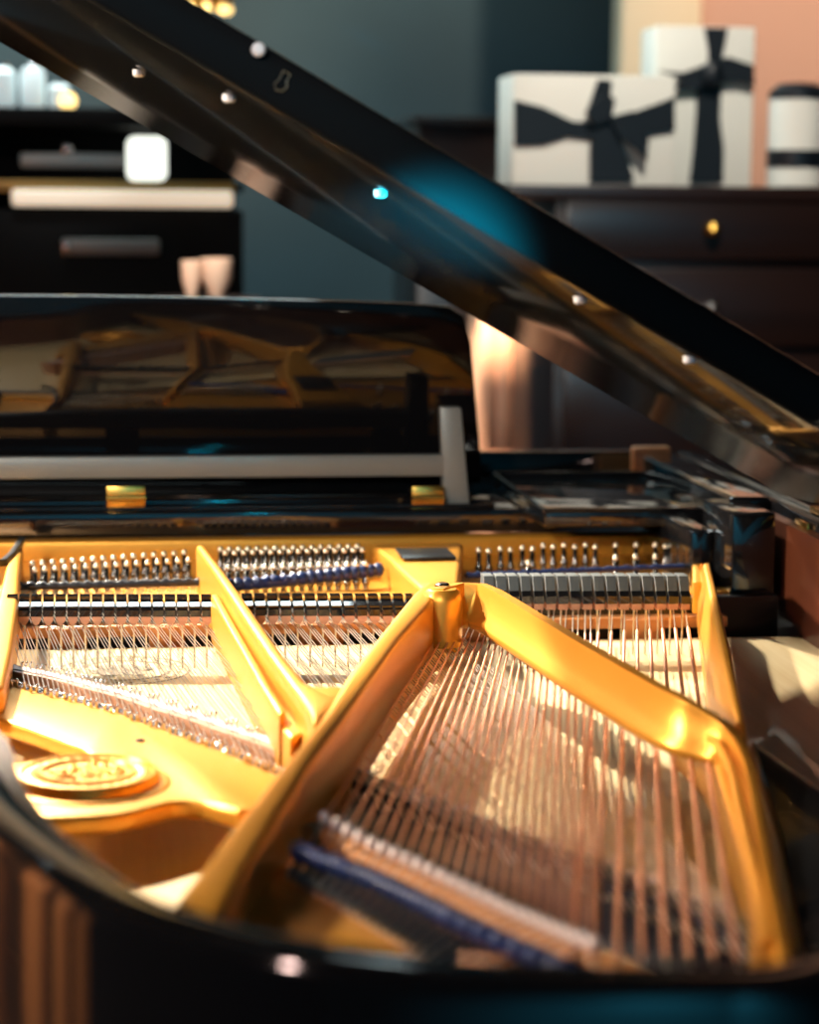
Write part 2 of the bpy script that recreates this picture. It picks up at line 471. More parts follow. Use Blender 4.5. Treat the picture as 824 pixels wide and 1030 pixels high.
# flange corner at the bass end
loft('flange_corner', [[P(x - 7, y, .949), P(x + 6, y, .949), P(x + 6, y, .949) - Vector((0, 0, .04)), P(x - 7, y, .949) - Vector((0, 0, .04))] for x, y in ((694, 541), (703, 552), (704, 585))], M_gold, plate, .003)

def bar(name, L, R, zt, zb, b=.005, zts=None, seg=3, drop=0):
    secs = []
    for i, ((lx, ly), (rx, ry)) in enumerate(zip(L, R)):
        z = zts[i] if zts else zt
        a = P(lx, ly, z); c = P(rx, ry, z)
        lat = (c - a).normalized() * drop
        secs.append([a, c, Vector((c.x + lat.x, c.y + lat.y, zb)), Vector((a.x - lat.x, a.y - lat.y, zb))])
    return loft(name, secs, M_gold, plate, b, seg, 28, 50)

# long diagonal bar from the nose down to the tail
bar('diagonal_strut',
    [(430, 583), (415, 596), (384, 634), (350, 677), (322, 722), (296, 754), (262, 795), (232, 832), (205, 868), (170, 912)],
    [(450, 588), (436, 601), (402, 640), (372, 682), (345, 722), (318, 758), (291, 800), (268, 838), (248, 872), (222, 922)],
    .990, ZP - .02, .007, zts=[.990, .990, .990, .990, .990, .988, .984, .978, .974, .970], drop=.002)
# treble strut: web with two ribs, meeting the diagonal bar
bar('strut_web', [(200, 575), (213, 604), (230, 640), (250, 676), (272, 715), (292, 742)],
    [(222, 575), (244, 604), (268, 640), (292, 676), (318, 705), (335, 722)], .945, ZP - .02, .003, zts=[.945, .945, .946, .948, .955, .958])
bar('strut_rib', [(197, 549), (212, 570), (230, 597), (250, 628), (270, 658), (292, 688), (309, 712), (316, 728)],
    [(204, 547), (222, 569), (242, 596), (263, 627), (285, 658), (308, 686), (330, 698), (345, 700)], .985, ZP - .01, .005, zts=[.975, .98, .985, .985, .985, .985, .986, .988])
bar('junction_web', [(300, 690), (308, 702), (313, 716), (318, 730)], [(338, 690), (347, 691), (355, 692), (360, 694)], .984, ZP - .01, .004)
bar('strut_rib', [(212, 598), (228, 628), (246, 660), (264, 692), (281, 718)], [(219, 597), (236, 627), (254, 658), (272, 690), (288, 714)], .968, ZP - .01, .003)
# leftmost treble strut
bar('edge_strut', [(14, 548), (5, 572), (-4, 610), (-14, 660), (-24, 700)], [(23, 544), (20, 568), (18, 606), (12, 652), (4, 690)], .965, ZP - .02, .005, zts=[.965, .965, .96, .955, .95])
loft('strut_cap', [[P(x - 3, y - 2, .970), P(x + 3, y - 2, .970), P(x + 3, y - 2, .970) - Vector((0, 0, .009)), P(x - 3, y - 2, .970) - Vector((0, 0, .009))] for x, y in ((-14, 566), (4, 564), (12, 557), (22, 542))], M_lacq2, plate, .001)
# nose casting above the crossing of the bars
bar('nose_block', [(374, 548), (392, 562), (408, 578), (424, 592)], [(466, 546), (464, 560), (462, 578), (462, 594)], .962, ZP - .01, .006, zts=[.957, .958, .968, .985])
box2('nose_slot', tuple(P(405, 561, .965) - Vector((0, 0, .003))), tuple(P(450, 551, .965) + Vector((0, 0, .0004))), M_lacq2, plate, .001)
lathe('nose_boss', P(445, 591, .997) - Vector((0, 0, .041)), [(0, .041), (.015, .040), (.019, .036), (.021, .028), (.022, -.02)], M_gold, plate, 32)
lathe('nose_bolt', P(445, 591, .996), [(0, .006), (.006, .005), (.008, .003), (.008, 0)], M_chrome, plate, 6, sm=20)

# cross bar over the bass strings
cbd = [(446, 592, .998, 1), (480, 587, .998, 1), (530, 615, .998, 1), (580, 645, .998, 1), (620, 668, .998, 1), (655, 688, .998, 1), (684, 703, .996, .97), (708, 716, .989, .85), (730, 733, .980, .65), (745, 757, .972, .48), (754, 790, .967, .38), (762, 840, .963, .32), (771, 890, .961, .3), (780, 935, .959, .3), (788, 985, .958, .3)]
cb = smooth_path([P(x, y, z) for x, y, z, k in cbd], 3); cbk = [v.x for v in smooth_path([Vector((k, 0, 0)) for x, y, z, k in cbd], 3)]
cprof = [(0, 0), (.012, -.001), (.015, -.006), (.015, -.046), (-.010, -.046), (-.0125, -.042), (-.012, -.037), (-.004, -.031), (-.001, -.004)]
cpath = [cb[0]]
csec = []
for i, p in enumerate(cb):
    d = (cb[min(i + 1, len(cb) - 1)] - cb[max(i - 1, 0)]); d.z = 0; d.normalize(); l = Vector((-d.y, d.x, 0)); k = cbk[i]
    csec.append([p + l * (u * (.4 + .6 * k)) + Vector((0, 0, v * k)) for u, v in cprof])
loft('cross_bar', csec, M_gold, plate, 0, 2, 30, 50)
# sweep side may need to face the tail; lateral negative = towards the camera side
# tail end of the bar spreads into the bass flange
fl_out = [(700, 722), (712, 726), (724, 734), (740, 738), (752, 765), (760, 800), (768, 840), (776, 880), (784, 920), (792, 958), (800, 990)]
fl_in = [(680, 726), (694, 736), (708, 748), (718, 766), (726, 795), (735, 828), (744, 860), (752, 895), (757, 930), (760, 960), (762, 990)]
bar('bass_flange', fl_in, fl_out, .985, ZP - .02, .006, zts=[.950, .952, .953, .954, .953, .952, .952, .952, .952, .952, .952])
rp = smooth_path([P(x, y, z) for x, y, z in [(690, 728, .966), (708, 738, .968), (724, 752, .968), (736, 775, .966), (744, 810, .962), (756, 860, .958), (766, 905, .955), (772, 950, .954)]], 3)
tube('flange_bead', rp, .004, M_gold, plate, 8)
# right-hand strut beside the bass strings
secs = []
for (tx, ty), (bx, by), (rx, ry) in [((707, 567), (700, 580), (714, 566)), ((714, 600), (703, 622), (722, 600)), ((724, 650), (709, 672), (734, 650)), ((735, 700), (716, 722), (744, 700)), ((741, 728), (722, 752), (750, 728))]:
    a = P(tx, ty, .970); b = P(bx, by, .925); c = P(rx, ry, .970)
    secs.append([a, c, Vector((c.x + .01, c.y, .90)), Vector((b.x, b.y, .90)), b])
loft('bass_strut', secs, M_gold, plate, .003, 2, 28, 45)
# bass hitch panel at the tail
bp = pl([(277, 866), (235, 908), (228, 925), (300, 975), (420, 1010), (560, 1030), (600, 1005), (520, 985), (470, 962), (420, 938), (370, 912), (330, 890), (300, 874)], ZS + .008)
prism('bass_hitch_panel', [(p.x, p.y) for p in bp], ZS - .03, ZS + .008, M_gold, plate, .003, 2)

for i in range(14):
    x, y = dup[i]; x2, y2 = dup[i + 1]
    a = P(x, y, ZP + .004); c = P(x2 - 3, y2 - .8, ZP + .004)
    d = (c - a).normalized(); l = Vector((-d.y, d.x, 0)) * .0035
    loft('aliquot_bar', [[p + l - Vector((0, 0, .005)), p + l * .2, p - l * .2, p - l - Vector((0, 0, .005))] for p in (a, c)], M_chrome, plate, .0004, 1)
for g in range(1, 16):
    for s3, e in ((-1, 0), (0, 1.5), (1, 0)):
        t = (g - 1 + (s3 + 1) * .3 + .1) / 15.0
        x, y = seg_at(dup[1:], t)
        inst('hitch_pin', me_hp, P(x, y + 5.5 + e, ZP), plate)
for n in range(24):
    x, y = hp(n); q = P(x, y, ZS + .008)
    if y < 990: inst('bass_hitch_pin', me_hb, q, plate, (math.radians(8), 0, 0))
# dark felt wrapped string ends between the felt strip and the hitch pins
M_wrap = mat('dark_string_wrap', (.02, .035, .05), .35, metal=.3)
for i in range(24):
    n = 23 - i
    hx, hy = hp(n)
    if hy > 985: continue
    b = bass_bridge_pt(pair_px[i]); q = P(hx, hy, ZS + .016); d = (b - q)
    tube('string_end_wrap', [q + d.normalized() * .004, q + d * .16, q + d * .42], [.0026, .0031, .0031], M_wrap, piano, 8)
# navy cloth strip laid behind the bass bridge
def wavy(name, pxpts, z, r, amp, step, m, parent=piano):
    path = smooth_path([P(x, y, z) for x, y in pxpts], 24)
    L = 0; out = [path[0]]; rr = [r * .6]
    for a, b in zip(path, path[1:]):
        L += (b - a).length; out.append(b + Vector((0, 0, amp * math.sin(L / step * 2 * math.pi)))); rr.append(r * (1 + .22 * math.sin(L / step * 2 * math.pi)))
    rr[-1] = r * .6
    return tube(name, out, rr, m, parent, 10)
wavy('felt_strip', [(300, 858), (340, 872), (385, 890), (430, 912), (480, 937), (540, 964), (600, 990)], ZS + .026, .0062, .0012, .0085, M_navy)
strip = [(318, 872), (350, 890), (390, 910), (430, 930), (480, 955)]
sp = smooth_path([P(x, y, ZS + .004) for x, y in strip], 3)
sweep('felt_rail', sp, [(-.006, .002), (.006, .002), (.006, -.02), (-.006, -.02)], M_rail, piano)

# stringing braids behind the dampers
wavy('stringing_braid', [(16, 590), (110, 588), (212, 585)], ZS + .004, .0048, .0008, .0135, mat('dark_braid', (.012, .012, .018), .4))
wavy('stringing_braid', [(228, 590), (300, 583), (350, 578), (384, 574)], ZS + .008, .0078, .0012, .0125, M_navy)
wavy('stringing_braid', [(468, 579), (580, 574), (702, 569)], ZS + .008, .0036, .0004, .0125, M_navy)

# ---- tuning pins
bmp = bmesh.new()
add_lathe(bmp, (0, 0, 0), [(.0034, -.006), (.0034, .008), (.0030, .010), (.0030, .027), (.0030, .027)], 10)
add_lathe(bmp, (0, 0, 0), [(0, .0352), (.0024, .0345), (.0036, .032), (.0036, .029), (.0028, .0265), (0, .0265)], 10)
add_lathe(bmp, (0, 0, .009), [(.0036, -.004), (.0048, -.003), (.0048, .002), (.0036, .003)], 10)
bmesh.ops.recalc_face_normals(bmp, faces=bmp.faces)
me_tp = bpy.data.meshes.new('tuning_pin'); bmp.to_mesh(me_tp); bmp.free(); me_tp.materials.append(M_pin); me_tp.materials.append(mat('pale_pin_head', (.92, .82, .62), .32, metal=.8))
for p in me_tp.polygons:
    p.use_smooth = True
    if p.center.z > .028: p.material_index = 1
def tpin(px, py_head, extra=0):
    zt = ZP - .004 + .033
    q = P(px, py_head, zt)
    o = inst('tuning_pin', me_tp, Vector((q.x, q.y, ZP - .004)), piano, (math.radians(-5), 0, 0))
for i in range(16):
    x = 32.5 + 10.2 * i; y = 566 - .75 * i
    tpin(x, y); tpin(x + 2.5 + .1 * i, y + 6 + .1 * i)
for i in range(16):
    x = 222 + 9.2 * i
    tpin(x, 551.5 - .2 * i); tpin(x + 5, 555 - .2 * i); tpin(x + 8, 570 - .25 * i)
for x, y in [(482, 552), (492, 553), (504, 551), (514, 552), (526, 550), (536, 551), (547, 548), (557, 549), (568, 547.5), (579, 549), (589.5, 547), (599.5, 549), (620, 547.5), (640.5, 547), (660, 547), (670, 548.5), (682, 550)]:
    tpin(x, y)
for x, y in [(640, 559), (660, 559), (620, 560), (532, 565)]: tpin(x, y)

# ---- medallion cast on the boss
mc = P(88, 781, ZP + .005); s = mc.y / F
R = 73 * s
mprof = [(0, .004), (R * .60, .0035), (R * .63, .006), (R * .68, .006), (R * .71, .003), (R * .88, .003), (R * .91, .0055), (R * .97, .005), (R, .002), (R * 1.03, -.006), (R * 1.10, -.008), (R * 1.14, -.014)]
bm = bmesh.new()
pr2 = []
for (r0, z0_), (r1, z1_) in zip(mprof, mprof[1:]):
    for k in range(4): pr2.append((lerp(r0, r1, k / 4), lerp(z0_, z1_, k / 4)))
pr2.append(mprof[-1]); add_lathe(bm, mc, pr2, 96)
for v in bm.verts:
    dx, dy = v.co.x - mc.x, v.co.y - mc.y; r = math.hypot(dx, dy) / R; a = math.atan2(dy, dx)
    if .72 < r < .88: v.co.z += .0022 * (math.sin(a * 30) * .5 + .5) * math.sin((r - .72) / .16 * math.pi)
autosmooth(from_bm('medallion', bm, M_gold, plate), 50)
med = plate.children[-1]
# leafy relief in the middle of the medallion
bm = bmesh.new()
def blob(x, y, z, sx, sy, sz, rot=0):
    r = bmesh.ops.create_icosphere(bm, subdivisions=2, radius=1)
    bmesh.ops.transform(bm, matrix=Matrix.Translation((x, y, z)) @ Matrix.Rotation(rot, 4, 'Z') @ Matrix.Diagonal((sx, sy, sz, 1)), verts=r['verts'])
for k in range(85):
    a = random.uniform(0, 6.283); rr = (random.random() ** .6) * .48 * R
    x = mc.x + rr * math.cos(a) * 1.05; y = mc.y + rr * math.sin(a) * .8
    blob(x, y, mc.z + .0035, random.uniform(.0022, .0055), random.uniform(.0016, .003), random.uniform(.0016, .0042), random.uniform(0, 3.14))
autosmooth(from_bm('medallion_relief', bm, M_gold, med), 60)
prism('boss', ring_pts(P(86, 788, ZP), R * 1.22, R * 1.22, 48), ZP - .02, ZP + .002, M_gold, plate, .005, 3, 60)
# black board added as the lid's shade, between plate and bass side of case
lp = [P(x, y, .952) for x, y in [(756, 742), (766, 752), (790, 768), (824, 792), (870, 822)]] + [Vector((.825, 1.80, 0)), Vector((.825, 1.50, 0)), Vector((.78, 1.36, 0)), Vector((.66, 1.24, 0))] + [P(x, y, .952) for x, y in [(812, 985), (798, 920), (782, 840), (766, 780)]]
prism('bass_side_shade', [(p.x, p.y) for p in lp], .935, .952, M_lacq, piano, .004, 3)
# small oval name plug on the panel
lathe('panel_screw', P(141, 746, ZP), [(0, .0025), (.003, .0024), (.0048, .001), (.005, -.001)], M_chrome, plate, 20)

# ---- lid (hinged on the bass side)
SL = .565
KL = .057
def lz(x, y=2.7): return 1.504 - SL * x + KL * (2.7 - y)
lid_out = [(.832, 2.70), (-.72, 2.70), (-.72, 2.42), (-.66, 2.2), (-.52, 2.02), (-.36, 1.95), (-.24, 1.92), (-.12, 1.905), (.0, 1.9), (.2, 1.9), (.4, 1.9), (.61, 1.9), (.68, 1.75), (.74, 1.5), (.80, 1.35), (.832, 1.22)]
nrm = Vector((SL, KL, 1)).normalized()
bm = bmesh.new()
A = [bm.verts.new((x, y, lz(x, y))) for x, y in lid_out]
B = [bm.verts.new(Vector((x, y, lz(x, y))) + nrm * .043) for x, y in lid_out]
bm.faces.new(A); bm.faces.new(B[::-1]); n = len(A)
for i in range(n): bm.faces.new((A[i], B[i], B[(i + 1) % n], A[(i + 1) % n]))
bev(bm, .006, 3, 40)
M_lid = mat('lid_lacquer', (.007, .008, .009), .10)
M_lid.node_tree.nodes['Principled BSDF'].inputs['IOR'].default_value = 1.08
lid = autosmooth(from_bm('lid', bm, M_lid, piano), 35)
# front flap folded back on top of it
fo = [(.835, 2.69), (-.70, 2.69), (-.70, 2.32), (.835, 2.32)]
bm = bmesh.new()
A = [bm.verts.new(Vector((x, y, lz(x, y))) + nrm * .045) for x, y in fo]; B = [bm.verts.new(Vector((x, y, lz(x, y))) + nrm * .064) for x, y in fo]
bm.faces.new(A); bm.faces.new(B[::-1])
for i in range(4): bm.faces.new((A[i], B[i], B[(i + 1) % 4], A[(i + 1) % 4]))
bev(bm, .005, 2, 40)
autosmooth(from_bm('folded_front_flap', bm, M_lid, piano), 35)

def lid_hit(px, py, off=0.0):
    d = ray(px, py); n_ = Vector((SL, KL, 1)); t = (1.504 + KL * 2.7 - off - CAM.dot(n_)) / d.dot(n_)
    return CAM + d * t
# keyhole of the lid lock on its edge; white beads stand in for glints
M_out = mat('tarnished_metal', (.34, .36, .30), .35, metal=.8)
kx = [PY(*q, 1.899) for q in [(285, 71), (292, 75), (288, 82), (289, 87), (284, 92), (277, 90), (276, 84), (281, 80), (285, 71)]]
tube('lid_lock_keyhole', kx, .0006, M_out, lid, 6)
M_glint = mat('glint_white', (.85, .85, .88), .3)
c = PY(260, 50, 1.897); st_ = lathe('edge_glint', (0, 0, 0), [(0, .006), (.004, .0055), (.006, .003), (.006, -.002)], M_glint, lid, 14); st_.location = c; st_.rotation_euler = (math.radians(90), 0, 0)
for q in ((234, 97), (143, 72), (386, 193), (587, 300), (697, 360)):
    c = lid_hit(*q)
    lathe('glint_bead', c - nrm * .006, [(0, 0), (.004, .0), (.006, .002), (.006, .007)], M_glint, lid, 16)
# hinge at the bass side
for yy in (2.55, 1.6):
    box2('lid_hinge', (.835, yy - .05, ZR - .002), (.848, yy + .05, ZR + .006), M_brass, piano, .001)
h0 = PY(820, 520, 2.64)
box('hinge_leaf', (.827, 2.60, .995), (.004, .05, .045), M_brass, piano, .001)

# ---- keyboard end: shelf, arm, side tray
shelf_l = -.62
box2('action_shelf', (shelf_l, 2.975, .951), (.60, 3.34, .983), M_lacq, piano, .004, 3)
box2('fallboard', (shelf_l, 3.34, .90), (.80, 3.37, 1.02), M_lacq, piano, .004)
box2('key_slip', (shelf_l, 3.37, .70), (.86, 3.62, .74), M_lacq, piano, .004)
tr0 = P(548, 513, .998); tr1 = P(724, 513, .998)
tray = box2('side_tray', (tr0.x, tr0.y, .974), (tr1.x, 3.25, .996), M_lacq, piano, .003, 3)
for a, b_ in (((tr0.x, tr0.y), (tr1.x, tr0.y)), ((tr0.x, tr0.y), (tr0.x, 3.25)), ((tr0.x, 3.25), (tr1.x, 3.25)), ((tr1.x, tr0.y), (tr1.x, 3.25))):
    tube('tray_lip', [(a[0], a[1], .997), (b_[0], b_[1], .997)], .003, M_lacq, tray, 8)
arm = loft('arm', [[Vector((x, y, z)) for x, z in ((.775, 1.028), (.828, 1.028), (.828, .90), (.775, .90))] for y in (2.74, 3.27)], M_lacq, piano, .006, 3)
box2('arm_end_reflection', (.772, 3.262, .985), (.83, 3.285, 1.034), M_rail, arm, .004)  # orange reflection on the glossy arm, put in as a coloured piece
box2('cheek_block', (.745, 2.62, .883), (.80, 2.76, 1.024), M_lacq, piano, .004)
box2('pin_block_end', (.715, 2.70, .90), (.745, 2.96, .992), M_lacq, piano, .004)

# ---- music desk seen from behind, leaning to the strings
desk = box2('music_desk_base', (-.60, 3.02, .984), (.515, 3.10, .992), M_lacq, piano, .002)
tilt = Matrix.Rotation(math.radians(9.5), 3, 'X')
def desk_pt(px, py):                         # on the leaning plane through (y=3.10,z=1.0)
    n_ = Vector((0, math.cos(math.radians(9.5)), math.sin(math.radians(9.5)))); q = Vector((0, 3.12, 1.0)); d = ray(px, py)
    return CAM + d * ((q - CAM).dot(n_) / d.dot(n_))
top_edge = [(-60, 298), (0, 297.5), (100, 298), (200, 299.5), (300, 302), (400, 305.5), (452, 309), (466, 318), (474, 345)]
bot = [(486, 486), (-60, 486)]
pts = [desk_pt(*q) for q in top_edge + bot]
bm = bmesh.new(); nd = Vector((0, math.cos(math.radians(9.5)), math.sin(math.radians(9.5))))
pts[0].x = -.56; pts[-1].x = -.56
A = [bm.verts.new(p) for p in pts]; B = [bm.verts.new(p + nd * .014) for p in pts]; n = len(A)
bm.faces.new(A); bm.faces.new(B[::-1])
for i in range(n): bm.faces.new((A[i], B[i], B[(i + 1) % n], A[(i + 1) % n]))
bev(bm, .003, 3, 40)
M_desk = mat('desk_lacquer', (.006, .006, .007), .035, spec=.28)
mdesk = autosmooth(from_bm('music_desk', bm, M_desk, piano), 35)
a = PY(-60, 458, 3.02); b_ = PY(446, 456, 3.02); c = PY(446, 477, 3.02)
box2('desk_rail', (-.56, 3.00, c.z), (b_.x, 3.02, b_.z), M_grey, mdesk, .002)
sp_ = [PY(443, 410, 3.0), PY(464, 410, 3.0), PY(473, 514, 3.0), PY(447, 514, 3.0)]
loft('desk_support', [[p + Vector((0, dy, 0)) for p in sp_] for dy in (0, .022)], M_grey, mdesk, .002)
t0 = PY(443, 410, 2.998); t1 = PY(464, 423, 2.998)
box2('support_cap', (t0.x, 2.996, t1.z), (t1.x, 3.024, t0.z + .001), M_chrome, mdesk, .002)
for x0_, x1_ in ((107, 146), (414, 446)):
    a = PY(x0_, 489, 2.995); b_ = PY(x1_, 511, 2.995)
    h = box2('desk_hinge', (a.x, 2.988, b_.z), (b_.x, 2.998, a.z), M_brass, piano, .001)
    zc = (a.z + b_.z) / 2
    tube('hinge_knuckle', [(a.x, 2.986, zc), (b_.x, 2.986, zc)], .004, M_brass, h, 10)
tube('shelf_bead', [(-.56, 2.99, .986), (.515, 2.99, .986)], .003, M_lacq, piano, 8)
c = PY(125, 467, 3.0); lathe('rail_screw', Vector((0, 0, 0)), [(0, .002), (.004, .001), (.005, -.001)], M_lacq2, mdesk, 12)
o = mdesk.children[-1]; o.rotation_euler = (math.radians(90), 0, 0); o.location = c

# ================================================================ ROOM
def structure(o, m=None): o['kind'] = 'structure'; return o
M_teal = mat('teal_wall_paint', (.016, .05, .07), .7, var=.25, vscale=1.2)
M_peach = mat('peach_wall_paint', (.60, .36, .27), .7, var=.05, vscale=2)
M_cream = mat('cream_panel', (.75, .66, .48), .6)
M_dark = mat('dark_wall', (.02, .02, .024), .7)
M_floor = wood('dark_floor', (.035, .018, .010), (.07, .035, .02), 'Y', 12, .3, .3)
structure(box2('floor', (-4, -2.5, -.05), (4.5, 8, 0), M_floor, None, 0))
structure(box2('ceiling', (-4, -2.5, 3.2), (4.5, 8, 3.25), M_dark, None, 0))
structure(box2('wall_back', (-4, 7.0, 0), (4.5, 7.1, 3.2), M_teal, None, 0))
structure(box2('wall_left', (-4.1, -2.5, 0), (-4, 8, 3.2), M_dark, None, 0))
structure(box2('wall_right', (4.5, -2.5, 0), (4.6, 8, 3.2), M_dark, None, 0))
structure(box2('wall_front', (-4, -2.6, 0), (4.5, -2.5, 3.2), mat('teal_front_wall', (.03, .16, .2), .8), None, 0))
a = PY(622, 100, 6.4).x; b_ = PY(702, 100, 6.4).x
structure(box2('wall_partition', (b_, 6.4, 0), (4.5, 6.5, 3.2), M_peach, None, 0))
structure(box2('trim_pilaster', (a, 6.38, 0), (b_, 6.5, 3.2), M_cream, None, .01))

M_warm_band = mat('warm_reflect_band', (.55, .42, .30), .7)
structure(box2('trim_added_band', (-4, 6.9, 2.25), (4.5, 7.0, 3.2), M_warm_band, None, .01))  # unseen band added so the rim top mirrors a warm tone
# slatted wooden screen to the left of the piano, seen mirrored in the glossy case
M_slat = wood('screen_oak', (.50, .20, .07), (.62, .28, .11), 'Z', 20, .5)
scr = empty('slatted_screen', (-1.55, 3.1, 0), 'orange brown wooden slatted screen, mirrored in the curved black case of the piano', 'screen')
for i in range(8):
    box2('slat', (-.02, -1.3 + i * .33, .04), (.02, -1.3 + i * .33 + .20, 1.25), M_slat, scr, .004)
box2('screen_rail', (-.03, -1.32, .0), (.03, 1.32, .05), M_slat, scr, .004)
box2('screen_rail', (-.03, -1.32, 1.24), (.03, 1.32, 1.29), M_slat, scr, .004)

# dark dresser on the right with the gift boxes
YD = 4.55
def X(px, Y, py=200): return PY(px, py, Y).x
def Z(py, Y, px=400): return PY(px, py, Y).z
M_dresser = wood('dark_brown_wood', (.010, .004, .003), (.018, .007, .005), 'X', 20, .3, .3)
dz = Z(187, YD, 660)
dresser = empty('dresser', (X(700, YD), YD + .25, 0), 'tall dark brown dresser carrying the ribboned white boxes', 'dresser')
def part_w(name, lo, hi, m, root, b=.003):     # world-space box made a child of an empty
    o = box2(name, Vector(lo) - root.location, Vector(hi) - root.location, m, root, b); return o
dx0, dx1 = X(520, YD), X(900, YD)
part_w('top_board', (dx0 - .02, YD - .02, dz - .03), (dx1 + .02, YD + .5, dz), M_dresser, dresser)
part_w('body', (X(556, YD, 400), YD, .08), (dx1, YD + .48, dz - .03), M_dresser, dresser)
part_w('plinth', (X(560, YD, 400), YD + .02, 0), (dx1 - .02, YD + .46, .08), M_dresser, dresser)
kn = [((705, 217), M_brass), ((724, 224), M_chrome), ((700, 289), M_chrome), ((715, 310), M_chrome)]
for i, (z0_, z1_) in enumerate(((1.28, 1.405), (1.10, 1.26), (.86, 1.08), (.50, .84), (.12, .48))):
    dr = part_w('drawer', (X(566, YD, 400), YD - .015, z0_), (dx1 - .03, YD, z1_), M_dresser, dresser, .004)
    for px in ((714, 880) if i != 2 else (690, 818)):
        xk = X(px, YD)
        lathe('knob', Vector((xk, YD - .03, (z0_ + z1_) / 2)) - dresser.location, [(0, .018), (.013, .013), (.018, 0), (.013, -.013), (0, -.018)], M_chrome if i else M_brass, dr, 14)

def gift(name, x0p, y0p, x1p, y1p, Y, dep, label, orient):
    a = PY(x0p, y1p, Y); b = PY(x1p, y0p, Y)
    w = b.x - a.x; h = b.z - a.z
    r = empty(name, ((a.x + b.x) / 2, Y + dep / 2, dz), label, 'gift box', 'ribboned gift boxes on the dresser')
    box2('carton', (-w / 2, -dep / 2, 0), (w / 2, dep / 2, h), M_white, r, .003)
    return r, w, h, dep
def ribbon(name, r, pts, y, th=.006):
    bm = bmesh.new()
    A = [bm.verts.new((x, y, z)) for x, z in pts]; B = [bm.verts.new((x * .98, y - th, z)) for x, z in pts]
    n = len(A); bm.faces.new(A); bm.faces.new(B[::-1])
    for i in range(n): bm.faces.new((A[i], A[(i + 1) % n], B[(i + 1) % n], B[i]))
    return from_bm(name, bm, M_ribbon, r)
def rp_(r, Y, lst):
    return [((PY(px, py, Y).x - r.location.x), (PY(px, py, Y).z - r.location.z)) for px, py in lst]
Yg = YD + .05
g1, w, h, dep = gift('gift_box', 515, 77, 680, 186, Yg, .18, 'white landscape gift box tied with a dark ribbon bow, standing left of the taller box', 0)
yy = -dep / 2 - .001
ribbon('ribbon_band', g1, rp_(g1, Yg, [(517, 101), (545, 108), (575, 122), (600, 124), (640, 112), (679, 98), (679, 132), (640, 138), (600, 142), (570, 138), (545, 146), (517, 147)]), yy)
ribbon('bow_tail', g1, rp_(g1, Yg, [(600, 80), (614, 82), (612, 110), (618, 130), (630, 160), (637, 182), (592, 183), (592, 150), (594, 125), (588, 115)]), yy - .01, .01)
ribbon('bow_loop', g1, rp_(g1, Yg, [(586, 112), (604, 96), (616, 100), (612, 120), (596, 126)]), yy - .02, .014)
ribbon('bow_loop', g1, rp_(g1, Yg, [(610, 118), (634, 112), (650, 140), (648, 162), (636, 150), (620, 138)]), yy - .02, .014)
g2, w, h, dep = gift('gift_box', 657, 26, 760, 186, Yg + .19, .14, 'tall upright white gift box with a dark ribbon crossed in a bow', 0)
yy = -dep / 2 - .001; Y2 = Yg + .19
ribbon('ribbon_band', g2, rp_(g2, Y2, [(700, 75), (726, 75), (724, 120), (728, 150), (727, 184), (693, 184), (697, 150), (700, 110)]), yy)
ribbon('ribbon_band', g2, rp_(g2, Y2, [(708, 28), (732, 28), (728, 50), (722, 75), (712, 75), (712, 50)]), yy)
ribbon('bow_loop', g2, rp_(g2, Y2, [(660, 72), (684, 74), (706, 66), (714, 80), (700, 90), (676, 92), (684, 80)]), yy - .01, .014)
ribbon('bow_loop', g2, rp_(g2, Y2, [(714, 62), (730, 58), (756, 66), (757, 86), (736, 82), (718, 84)]), yy - .01, .014)
lathe('bow_knot', (PY(713, 76, Y2).x - g2.location.x, yy - .02, PY(713, 76, Y2).z - g2.location.z), [(0, .03), (.022, .02), (.028, 0), (.022, -.02), (0, -.03)], M_ribbon, g2, 12)
a = PY(786, 186, Yg); b_ = PY(846, 80, Yg)
g3 = empty('lidded_jar', ((a.x + b_.x) / 2, Yg + .1, dz), 'white jar with dark domed lid and dark band, on the right end of the dresser', 'jar')
rr = (b_.x - a.x) / 2
hz = lambda py: PY(800, py, Yg).z - dz
lathe('jar_body', (0, 0, 0), [(0, 0), (rr, .002), (rr * 1.0, hz(98)), (0, hz(98))], M_white, g3, 24)
lathe('jar_band', (0, 0, 0), [(rr * 1.01, hz(168)), (rr * 1.03, hz(168)), (rr * 1.03, hz(150)), (rr * 1.01, hz(150))], M_ribbon, g3, 24)
lathe('jar_lid', (0, 0, 0), [(rr * 1.02, hz(98)), (rr * 1.0, hz(90)), (rr * .7, hz(82)), (0, hz(80))], M_ribbon, g3, 24)

# peach lit wooden column beside the dresser
Yc = 5.2
c0 = X(483, Yc, 400); c1 = X(531, Yc, 400)
M_colw = mat('peach_wood', (.85, .46, .29), .5, var=.08, vscale=6, stretch=(6, 1, .4))
col1 = empty('wooden_column', ((c0 + c1) / 2, Yc + .1, 0), 'wide peach coloured wooden column behind the keyboard end of the piano', 'column')
for i in range(3):
    u0 = lerp(c0, c1, i / 3); u1 = lerp(c0, c1, (i + 1) / 3)
    part_w('column_face', (u0, Yc, .0), (u1, Yc + .18, 1.24), M_colw, col1, .008)
part_w('column_cap', (c0 - .02, Yc - .02, 1.24), (c1 + .02, Yc + .2, 1.27), M_dresser, col1, .004)
c0 = X(538, Yc, 400); c1 = X(556, Yc, 400)
col2 = empty('wooden_column', ((c0 + c1) / 2, Yc + .1, 0), 'narrow peach coloured wooden column next to the dresser', 'column')
part_w('column_face', (c0, Yc, 0), (c1, Yc + .12, 1.14), M_colw, col2, .006)
part_w('column_cap', (c0 - .015, Yc - .015, 1.14), (c1 + .015, Yc + .135, 1.16), M_dresser, col2, .003)

